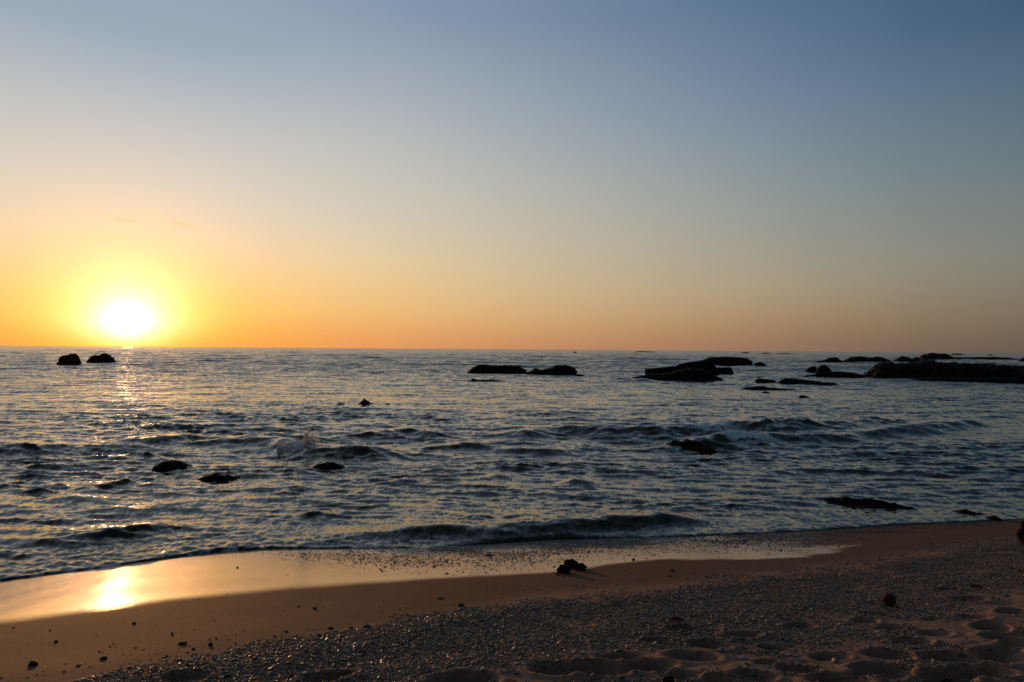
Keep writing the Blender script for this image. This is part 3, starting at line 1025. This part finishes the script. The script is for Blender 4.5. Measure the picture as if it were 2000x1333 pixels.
# rocks close to the beach
G6 = 'low dark rocks washed by the near waves'
rock('shore_rock', 'low black rock under the white water of the long breaker', [(1290, 876), (1304, 868), (1316, 859), (1330, 862), (1346, 857), (1360, 864), (1372, 866), (1388, 875), (1399, 882)], 880, .3, seed=41, group=G6, rough=1.8)
rock('shore_rock', 'dark flat ledge at the foot of the rock under the breaker', [(1318, 880), (1340, 874), (1365, 873), (1390, 875), (1400, 881)], 884, .3, seed=42, group=G6, rough=1.6)
rock('shore_rock', 'dark reddish rounded boulder in the near water at the left', [(298, 917), (306, 908), (318, 901), (332, 899), (350, 899), (362, 904), (371, 908), (380, 914)], 917, .5, seed=43, group=G6)
rock('shore_rock', 'knobbly weedy rock awash right of the rounded boulder', [(388, 938), (402, 930), (414, 927), (424, 923), (436, 928), (446, 926), (456, 930), (470, 937)], 936, .4, seed=44, group=G6, rough=2.0)
rock('shore_rock', 'small weedy rock awash below the splash', [(612, 912), (622, 906), (634, 904), (650, 903), (660, 906), (676, 914)], 916, .5, seed=45, group=G6, rough=2.0)
rock('shore_rock', 'weedy dark reef strip close to the beach at the right', [(1606, 980), (1620, 970), (1634, 973), (1650, 970), (1668, 974), (1684, 973), (1706, 974), (1726, 979), (1748, 982), (1766, 988), (1795, 994)], 988, .10, seed=46, group=G6, rough=2.4)
rock('shore_rock', 'second low reef strip running to the beach at the right', [(1822, 1001), (1840, 996), (1862, 998), (1882, 994), (1900, 999), (1915, 1001), (1935, 1008), (1950, 1012)], 1005, .12, seed=47, group=G6, rough=2.4)
rock('shore_rock', 'small dark rock at the water edge at the right', [(1922, 1017), (1930, 1009), (1942, 1007), (1952, 1010), (1958, 1017)], 1018, .5, seed=48, group=G6, rough=1.5)


# ------------------------------------------------------------------ things lying on the sand
def blob(name, label, cat, px, py, w, h, d=None, mat=None, seed=0, rough=.25, sub=3, group=None, sink=.25, link_it=True):
    """an irregular stone; w and h in pixels of the photograph"""
    import bmesh
    x, y, z = at_sand(px, py)
    z = float(sand_z(np.array([x]), np.array([y]))[0])
    D = math.sqrt(x * x + y * y + (H - z) ** 2)
    W, Hh = w / F * y * .88, h / F * y * .86
    d = d if d else W * .7
    bm = bmesh.new()
    bmesh.ops.create_icosphere(bm, subdivisions=sub, radius=1)
    for v in bm.verts:
        n = mnoise.noise(v.co * 1.3 + Vector((seed * 3.7, 0, 0))) + .5 * mnoise.noise(v.co * 3.1 + Vector((0, seed * 2.1, 0)))
        v.co *= 1 + n * rough
        v.co = Vector((v.co.x * W / 2, v.co.y * d / 2, v.co.z * Hh / 2 * 1.15))
    me = bpy.data.meshes.new(name)
    bm.to_mesh(me)
    bm.free()
    for p in me.polygons:
        p.use_smooth = rough < .2
    o = link(name, me, mats=(mat or STONE,))
    o.location = (x, y, z + Hh / 2 * (1 - sink * 2) + 0.0)
    o.rotation_euler = (0, 0, random.uniform(-.4, .4))
    if label:
        tag(o, label, cat, group)
    return o


STONE = m_rock('beach_stone', (.02, .018, .017), (.09, .075, .065), 14)
HUSK = m_rock('husk', (.05, .016, .010), (.10, .035, .02), 20)
LEAF = m_rock('red_leaf', (.10, .012, .010), (.16, .025, .02), 30)
TWIG = m_rock('driftwood', (.02, .013, .01), (.06, .04, .03), 25)
SHELL = m_rock('shell', (.35, .30, .26), (.5, .45, .4), 30)

# rock cluster at the edge of the film, in the middle
for i, (px, py, w, h, lb) in enumerate([
        (1101, 1118, 27, 20, 'left wet black rock of the small cluster on the wet sand'),
        (1114, 1107, 30, 19, 'upper middle wet black rock of the small cluster on the wet sand'),
        (1134, 1112, 26, 16, 'right wet black rock of the small cluster on the wet sand')]):
    blob('beach_rock', lb, 'rock', px, py, w, h, mat=ROCK, seed=60 + i, rough=.42, sub=4, group='cluster of black rocks on the wet sand', sink=.15)
blob('beach_stone', 'small orange brown stone at the left foot of the black rock cluster', 'stone', 1088, 1122, 7, 8, mat=m_rock('orange_stone', (.25, .06, .03), (.4, .12, .05), 30), seed=70)

# round husk with a short stub
hk = blob('coconut', 'round dark reddish coconut lying on the gravel at the right', 'coconut', 1737, 1181, 29, 27, mat=HUSK, seed=71, rough=.13, sub=4, sink=.08)
st_ = blob('stalk', None, None, 1750, 1186, 9, 9, mat=m_rock('stalk', (.16, .05, .02), (.25, .09, .04), 30), seed=72, rough=.2)
st_.location = st_.location - hk.location
st_.location = Matrix.Rotation(-hk.rotation_euler.z, 3, 'Z') @ st_.location
st_.parent = hk
blob('shore_rock', 'dark rock standing on the beach, cut by the right edge', 'rock', 2006, 1066, 44, 54, mat=ROCK, seed=73, rough=.25, sub=4, sink=.1)
blob('beach_rock', 'dark lump of rock at the bottom edge, right of the middle', 'rock', 1306, 1338, 26, 24, mat=ROCK, seed=74, rough=.3, sub=4, sink=.15)

STONES = [
    (65, 1299, 20, 12, 'largest dark stone on the smooth sand at the bottom left'),
    (202, 1286, 15, 7, 'flat dark stone between the largest stone and the gravel tip'),
    (110, 1253, 8, 5, 'small stone above the largest stone at the left'),
    (27, 1226, 6, 3, 'little dark stone highest at the left, below the bright film'),
    (262, 1219, 9, 5, 'small dark stone alone on the smooth sand under the sun glare'),
    (356, 1257, 20, 6, 'thin flat dark stone, left one of two above the gravel'),
    (411, 1260, 11, 9, 'knobby dark stone, right one of two above the gravel'),
    (378, 1267, 9, 4, 'small flat stone between the two stones above the gravel'),
    (615, 1189, 9, 6, 'small pale topped stone on the smooth sand left of the middle'),
    (583, 1185, 5, 3, 'tiny stone left of the pale topped stone'),
    (645, 1228, 11, 6, 'dark stone just above the gravel, left of a paler one'),
    (686, 1228, 9, 5, 'pale edged stone just above the gravel'),
    (559, 1234, 9, 4, 'flat stone left of the two stones just above the gravel'),
    (153, 1301, 9, 5, 'rough stone where the gravel tip begins at the left'),
    (464, 1109, 5, 4, 'dark pebble alone on the shining film at the left'),
    (900, 1183, 16, 7, 'dark flat stone on the smooth sand in the middle'),
    (860, 1169, 16, 4, 'thin sliver of stone up left of the dark flat stone in the middle'),
    (717, 1227, 18, 8, 'clump of dark stones at the upper tip of the gravel'),
    (1313, 1114, 10, 6, 'dark stone right of the black rock cluster'),
    (1309, 1124, 7, 4, 'small stone just below the dark stone right of the rock cluster'),
    (955, 1085, 18, 5, 'flat dark stone lying in the wet shingle near the water'),
    (1237, 1093, 7, 5, 'dark pebble on the edge of the film right of the rock cluster'),
    (848, 1107, 6, 5, 'dark pebble in the wet shingle left of the middle'),
    (710, 1279, 9, 8, 'black knob of stone standing in the gravel at the left'),
    (279, 1316, 7, 5, 'light flecked stone in the gravel near the bottom left'),
    (98, 1233, 4, 3, 'tiny pebble on the smooth sand above the small stone at the left'),
]
for i, (px, py, w, h, lb) in enumerate(STONES):
    blob('beach_stone', lb, 'stone', px, py, w, h, seed=80 + i, rough=.3, sub=3, group='loose dark stones on the smooth sand', sink=.33)
for i, (px, py, w, h, lb) in enumerate([
        (1322, 1217, 29, 9, 'flat dark red leaf lying on the gravel right of the middle'),
        (1907, 1152, 22, 6, 'dark red leaf on the gravel at the right'),
        (624, 1252, 10, 4, 'small dark red leaf in the gravel at the left')]):
    import bmesh
    x, y, z = at_sand(px, py)
    z = float(sand_z(np.array([x]), np.array([y]))[0])
    W, Dp = w / F * y, w / F * y * .55
    bm = bmesh.new()
    top, bot = [], []
    nl = 9
    for k in range(nl):
        t = k / (nl - 1)
        hw = Dp / 2 * math.sin(math.pi * min(1, t * .96 + .02)) ** .8 + .001
        for s in (-1, 0, 1):
            cz = 0.012 * math.sin(t * 3.1) + (0.010 if s else 0.0)
            top.append(bm.verts.new(((t - .5) * W, s * hw, cz + .006)))
    for v in list(top):
        bot.append(bm.verts.new((v.co.x, v.co.y, v.co.z - .0015)))
    for k in range(nl - 1):
        for s in range(2):
            a = k * 3 + s
            bm.faces.new((top[a], top[a + 3], top[a + 4], top[a + 1]))
            bm.faces.new((bot[a + 1], bot[a + 4], bot[a + 3], bot[a]))
    for k in range(nl - 1):
        for s in (0, 2):
            a, b = k * 3 + s, k * 3 + s + 3
            bm.faces.new((top[b], top[a], bot[a], bot[b]))
    me = bpy.data.meshes.new('leaf')
    bm.to_mesh(me)
    bm.free()
    o = link('leaf', me, mats=(LEAF,))
    o.location = (x, y, z + .012)
    o.rotation_euler = (0.22, 0.06, random.uniform(-.3, .3))
    tag(o, lb, 'leaf', 'fallen red leaves')


def tube(name, pts, radii, mat, seg=8):
    import bmesh
    bm = bmesh.new()
    rings = []
    for i, (p, r) in enumerate(zip(pts, radii)):
        d = (Vector(pts[min(i + 1, len(pts) - 1)]) - Vector(pts[max(i - 1, 0)])).normalized()
        a = d.cross(Vector((0, 0, 1))).normalized()
        b = a.cross(d)
        rings.append([bm.verts.new(Vector(p) + (a * math.cos(2 * math.pi * k / seg) + b * math.sin(2 * math.pi * k / seg)) * r * (1 + .15 * math.sin(k * 5 + i))) for k in range(seg)])
    for r0, r1 in zip(rings, rings[1:]):
        for k in range(seg):
            bm.faces.new((r0[k], r0[(k + 1) % seg], r1[(k + 1) % seg], r1[k]))
    bm.faces.new(rings[0][::-1])
    bm.faces.new(rings[-1])
    me = bpy.data.meshes.new(name)
    bm.to_mesh(me)
    bm.free()
    for p in me.polygons:
        p.use_smooth = True
    return link(name, me, mats=(mat,))


def on_sand(px, py, up=0.0):
    x, y, z = at_sand(px, py)
    return x, y, float(sand_z(np.array([x]), np.array([y]))[0]) + up


tw = tube('driftwood_stick', [on_sand(1843, 1312, .02), on_sand(1850, 1311, .035), on_sand(1862, 1316, .03), on_sand(1878, 1322, .012), on_sand(1892, 1324, .0)], [.006, .011, .011, .009, .004], TWIG)
tag(tw, 'bent dark stick of driftwood half buried in the bottom right sand', 'stick')
blob('shell', 'pale broken shell standing in the sand at the bottom right', 'shell', 1977, 1302, 8, 10, mat=SHELL, seed=120, rough=.3, sink=.1)
blob('shell', 'long pale shell lying between gravel patches at the bottom right', 'shell', 1452, 1282, 18, 5, mat=SHELL, seed=121, rough=.25, sink=.2)
blob('shell', 'small pale pebble like shell beside the gravel patch at the bottom right', 'shell', 1494, 1242, 6, 6, mat=SHELL, seed=122, rough=.2, sink=.2)
blob('beach_stone', 'orange stone on the gravel near the right edge', 'stone', 1991, 1117, 9, 10, mat=bpy.data.materials['orange_stone'], seed=123, sink=.2)


# ------------------------------------------------------------------ gravel and shingle (uncountable)
def scatter(name, pts, scl, rot, mat, kind_seed, squash=(1, .8, .55)):
    me = bpy.data.meshes.new(name)
    me.vertices.add(len(pts))
    me.vertices.foreach_set('co', pts.astype(np.float32).ravel())
    a = me.attributes.new('size', 'FLOAT', 'POINT')
    a.data.foreach_set('value', scl.astype(np.float32))
    b = me.attributes.new('turn', 'FLOAT_VECTOR', 'POINT')
    b.data.foreach_set('vector', rot.astype(np.float32).ravel())
    me.update()
    o = link(name, me)
    g = bpy.data.node_groups.new(name + '_scatter', 'GeometryNodeTree')
    g.interface.new_socket('Geometry', in_out='INPUT', socket_type='NodeSocketGeometry')
    g.interface.new_socket('Geometry', in_out='OUTPUT', socket_type='NodeSocketGeometry')
    gi = g.nodes.new('NodeGroupInput')
    go = g.nodes.new('NodeGroupOutput')
    ip = g.nodes.new('GeometryNodeInstanceOnPoints')
    ip.inputs['Pick Instance'].default_value = True
    join = g.nodes.new('GeometryNodeGeometryToInstance')
    for k in range(6):
        ico = g.nodes.new('GeometryNodeMeshIcoSphere')
        ico.inputs['Radius'].default_value = .5
        ico.inputs['Subdivisions'].default_value = 2
        sp = g.nodes.new('GeometryNodeSetPosition')
        nz = g.nodes.new('ShaderNodeTexNoise')
        nz.noise_dimensions = '4D'
        nz.inputs['W'].default_value = k * 4.3 + kind_seed
        nz.inputs['Scale'].default_value = 2.6
        nz.inputs['Detail'].default_value = 1.5
        sub = g.nodes.new('ShaderNodeVectorMath')
        sub.operation = 'SUBTRACT'
        g.links.new(nz.outputs['Color'], sub.inputs[0])
        sub.inputs[1].default_value = (.5, .5, .5)
        sc1 = g.nodes.new('ShaderNodeVectorMath')
        sc1.operation = 'SCALE'
        sc1.inputs['Scale'].default_value = 1.0
        g.links.new(sub.outputs[0], sc1.inputs[0])
        g.links.new(ico.outputs['Mesh'], sp.inputs['Geometry'])
        g.links.new(sc1.outputs[0], sp.inputs['Offset'])
        tr = g.nodes.new('GeometryNodeTransform')
        q = .75 + .12 * k
        tr.inputs['Scale'].default_value = (squash[0] * (1.25 if k % 2 else .95), squash[1] * q ** .3, squash[2] * (.7 + .15 * (k % 3)))
        g.links.new(sp.outputs[0], tr.inputs['Geometry'])
        sm = g.nodes.new('GeometryNodeSetMaterial')
        sm.inputs['Material'].default_value = mat
        g.links.new(tr.outputs[0], sm.inputs['Geometry'])
        g.links.new(sm.outputs[0], join.inputs[0])
    g.links.new(join.outputs[0], ip.inputs['Instance'])
    g.links.new(gi.outputs[0], ip.inputs['Points'])
    an = g.nodes.new('GeometryNodeInputNamedAttribute')
    an.data_type = 'FLOAT'
    an.inputs['Name'].default_value = 'size'
    g.links.new(an.outputs['Attribute'], ip.inputs['Scale'])
    rn = g.nodes.new('GeometryNodeInputNamedAttribute')
    rn.data_type = 'FLOAT_VECTOR'
    rn.inputs['Name'].default_value = 'turn'
    g.links.new(rn.outputs['Attribute'], ip.inputs['Rotation'])
    ri = g.nodes.new('FunctionNodeRandomValue')
    ri.data_type = 'INT'
    ri.inputs[4].default_value = 0
    ri.inputs[5].default_value = 5
    g.links.new(ri.outputs[2], ip.inputs['Instance Index'])
    g.links.new(ip.outputs[0], go.inputs[0])
    md = o.modifiers.new('scatter', 'NODES')
    md.node_group = g
    tag(o, kind='stuff')
    return o


def points(n, x0, x1, y0, y1, dens):
    x = RNG.uniform(x0, x1, n)
    y = RNG.uniform(y0, y1, n)
    k = RNG.uniform(0, 1, n) < dens(x, y)
    k &= np.abs(x) < 1.2 * y + 1.5
    x, y = x[k], y[k]
    return x, y, sand_z(x, y)


def gravel_density(x, y):
    up = cy(GRAV, x) - y
    lo = y - cy(GLOW_, x)
    nz = fbm(x * 1.7, y * 2.6, 4, 51)
    nz2 = fbm(x * .8, y * 1.5, 3, 52)
    fz = smooth(-.5, 2.5, x)
    a = smooth(-0.10 - .25 * fz, 0.28 + .5 * fz, up + (nz - .5) * (.9 + .5 * fz))
    b = smooth(-0.25, 0.30, lo + (nz2 - .5) * 1.6)
    body = a * (.06 + .94 * b) * (0.30 + 0.70 * smooth(.34, .52, nz + .16 * b))
    # patches inside the trodden sand
    patch = smooth(.56, .64, nz) * a * (1 - b) * .8
    ridge_ = np.exp(-((up - .38) / .25) ** 2) * .5 * (1 - smooth(-1.5, .6, x))
    leftgap = 1 - .55 * (1 - smooth(-2.0, -.2, x)) * smooth(.7, 1.2, up) * smooth(.5, .35, nz)
    stray = .010 * smooth(-1.3, 0.0, up)
    return (np.clip(np.maximum(body * leftgap, patch) + ridge_ * a, 0, 1) + stray) * (1 - .93 * in_prints(x, y))


GR = m_pebble('gravel', [(0.125, 0.102, 0.077), (0.208, 0.165, 0.125), (0.073, 0.058, 0.046), (0.177, 0.107, 0.073), (0.312, 0.252, 0.189), (0.094, 0.078, 0.060), (0.177, 0.145, 0.112), (0.135, 0.073, 0.050), (0.062, 0.050, 0.040), (0.239, 0.179, 0.138), (0.156, 0.126, 0.099), (0.104, 0.078, 0.060)], (.35, .8))
SG = m_pebble('wet_shingle', [(.03, .025, .022), (.05, .03, .025), (.02, .018, .016), (.08, .05, .04), (.035, .03, .03), (.06, .035, .03)], (.35, .6))

x, y, z = points(900000, -5.2, 14, 2.6, 13.4, gravel_density)
s = np.exp(RNG.normal(math.log(.0094), .42, len(x))).clip(.005, .034) * (1 + .25 * smooth(9, 5, y))
scatter('gravel', np.stack([x, y, z + s * .12], -1), s, np.stack([RNG.uniform(-.6, .6, len(x)), RNG.uniform(-.6, .6, len(x)), RNG.uniform(0, 6.28, len(x))], -1), GR, 0)
N_GRAVEL = len(x)


def shingle_density(x, y):
    d = shore_y(x) - y
    f = y - cy(FILM, x)
    nz = fbm(x * 1.2, y * 2.5, 4, 55)
    core = smooth(-3.9, -2.8, x) * smooth(-.05, .1, d)
    frac = d / np.maximum(d + f, .05)
    wid = np.interp(x, [-3.8, -3.0, -2.4, -1.5, -.8, 0, .8, 2.4, 5, 7], [.10, .30, .42, .75, 1.0, .98, .9, .8, .95, 1.1])
    band = 1 - smooth(wid * .65, wid * 1.15, frac + (nz - .5) * .45)
    return core * band * (.20 + .8 * smooth(.36, .56, nz)) * smooth(-.1, .1, f + .06) * (.22 + .55 * smooth(.70, .25, frac) * smooth(-2.6, -.6, x)) + .002 * smooth(-3, -2, x) * smooth(-.3, .1, f)


x, y, z = points(380000, -4.5, 13, 8, 13.8, shingle_density)
s = np.exp(RNG.normal(math.log(.0125), .40, len(x))).clip(.006, .04)
scatter('wet_shingle', np.stack([x, y, z + s * .1], -1), s, np.stack([RNG.uniform(-.3, .3, len(x)), RNG.uniform(-.3, .3, len(x)), RNG.uniform(0, 6.28, len(x))], -1), SG, 9, (1, .8, .34))
N_SHINGLE = len(x)

# sparse grit over the smooth damp sand
x, y, z = points(60000, -8, 9, 3.5, 12, lambda x, y: .13 * smooth(.1, -.3, y - cy(FILM, x)) * smooth(-.2, .2, y - cy(GRAV, x)))
s = np.exp(RNG.normal(math.log(.0058), .4, len(x))).clip(.003, .016)
scatter('grit', np.stack([x, y, z + s * .1], -1), s, np.stack([RNG.uniform(-.5, .5, len(x)), RNG.uniform(-.5, .5, len(x)), RNG.uniform(0, 6.28, len(x))], -1), GR, 5)


# ------------------------------------------------------------------ the small splash
def splash():
    import bmesh
    m = Mat('spray')
    m.p('Base Color', (.85, .82, .8))
    tr = m.n('ShaderNodeBsdfTranslucent')
    tr.inputs['Color'].default_value = (.95, .93, .9, 1)
    mx_ = m.n('ShaderNodeMixShader')
    mx_.inputs[0].default_value = .7
    m.t.links.new(m.b.outputs[0], mx_.inputs[1])
    m.t.links.new(tr.outputs[0], mx_.inputs[2])
    m.t.links.new(mx_.outputs[0], m.t.nodes['Material Output'].inputs['Surface'])
    m.p('Roughness', .4)
    bm = bmesh.new()
    x0, y0 = at_sea(600, 884)
    rr = random.Random(5)
    jets = [(0, .50, .045, 420), (.08, .32, .06, 260), (-.06, .30, .05, 200), (.22, .18, .07, 160), (-.45, .14, .22, 110), (-.82, .16, .06, 90), (.0, .10, .4, 300)]
    for jx, jh, jw, n in jets:
        for _ in range(n):
            t = rr.random() ** 1.4
            r = (.021 if rr.random() < .3 else .012) * (1.25 - t * .6)
            px_ = jx + rr.gauss(0, jw * (.35 + .5 * t)) + .04 * math.sin(t * 9)
            v = bmesh.ops.create_icosphere(bm, subdivisions=1, radius=r)['verts']
            bmesh.ops.translate(bm, verts=v, vec=(px_, rr.gauss(0, .08), .10 + t * (jh + .12)))
            bmesh.ops.scale(bm, verts=v, vec=(1, 1, 1))
    me = bpy.data.meshes.new('splash')
    bm.to_mesh(me)
    bm.free()
    o = link('splash', me, mats=(m.m,))
    o.location = (x0, y0, 0)
    tag(o, kind='stuff')


splash()
print('GRAVEL', N_GRAVEL, 'SHINGLE', N_SHINGLE, 'SEA', len(sea.data.polygons), 'SAND', len(sand.data.polygons), 'SUN', math.degrees(SUN_AZ), math.degrees(SUN_EL))
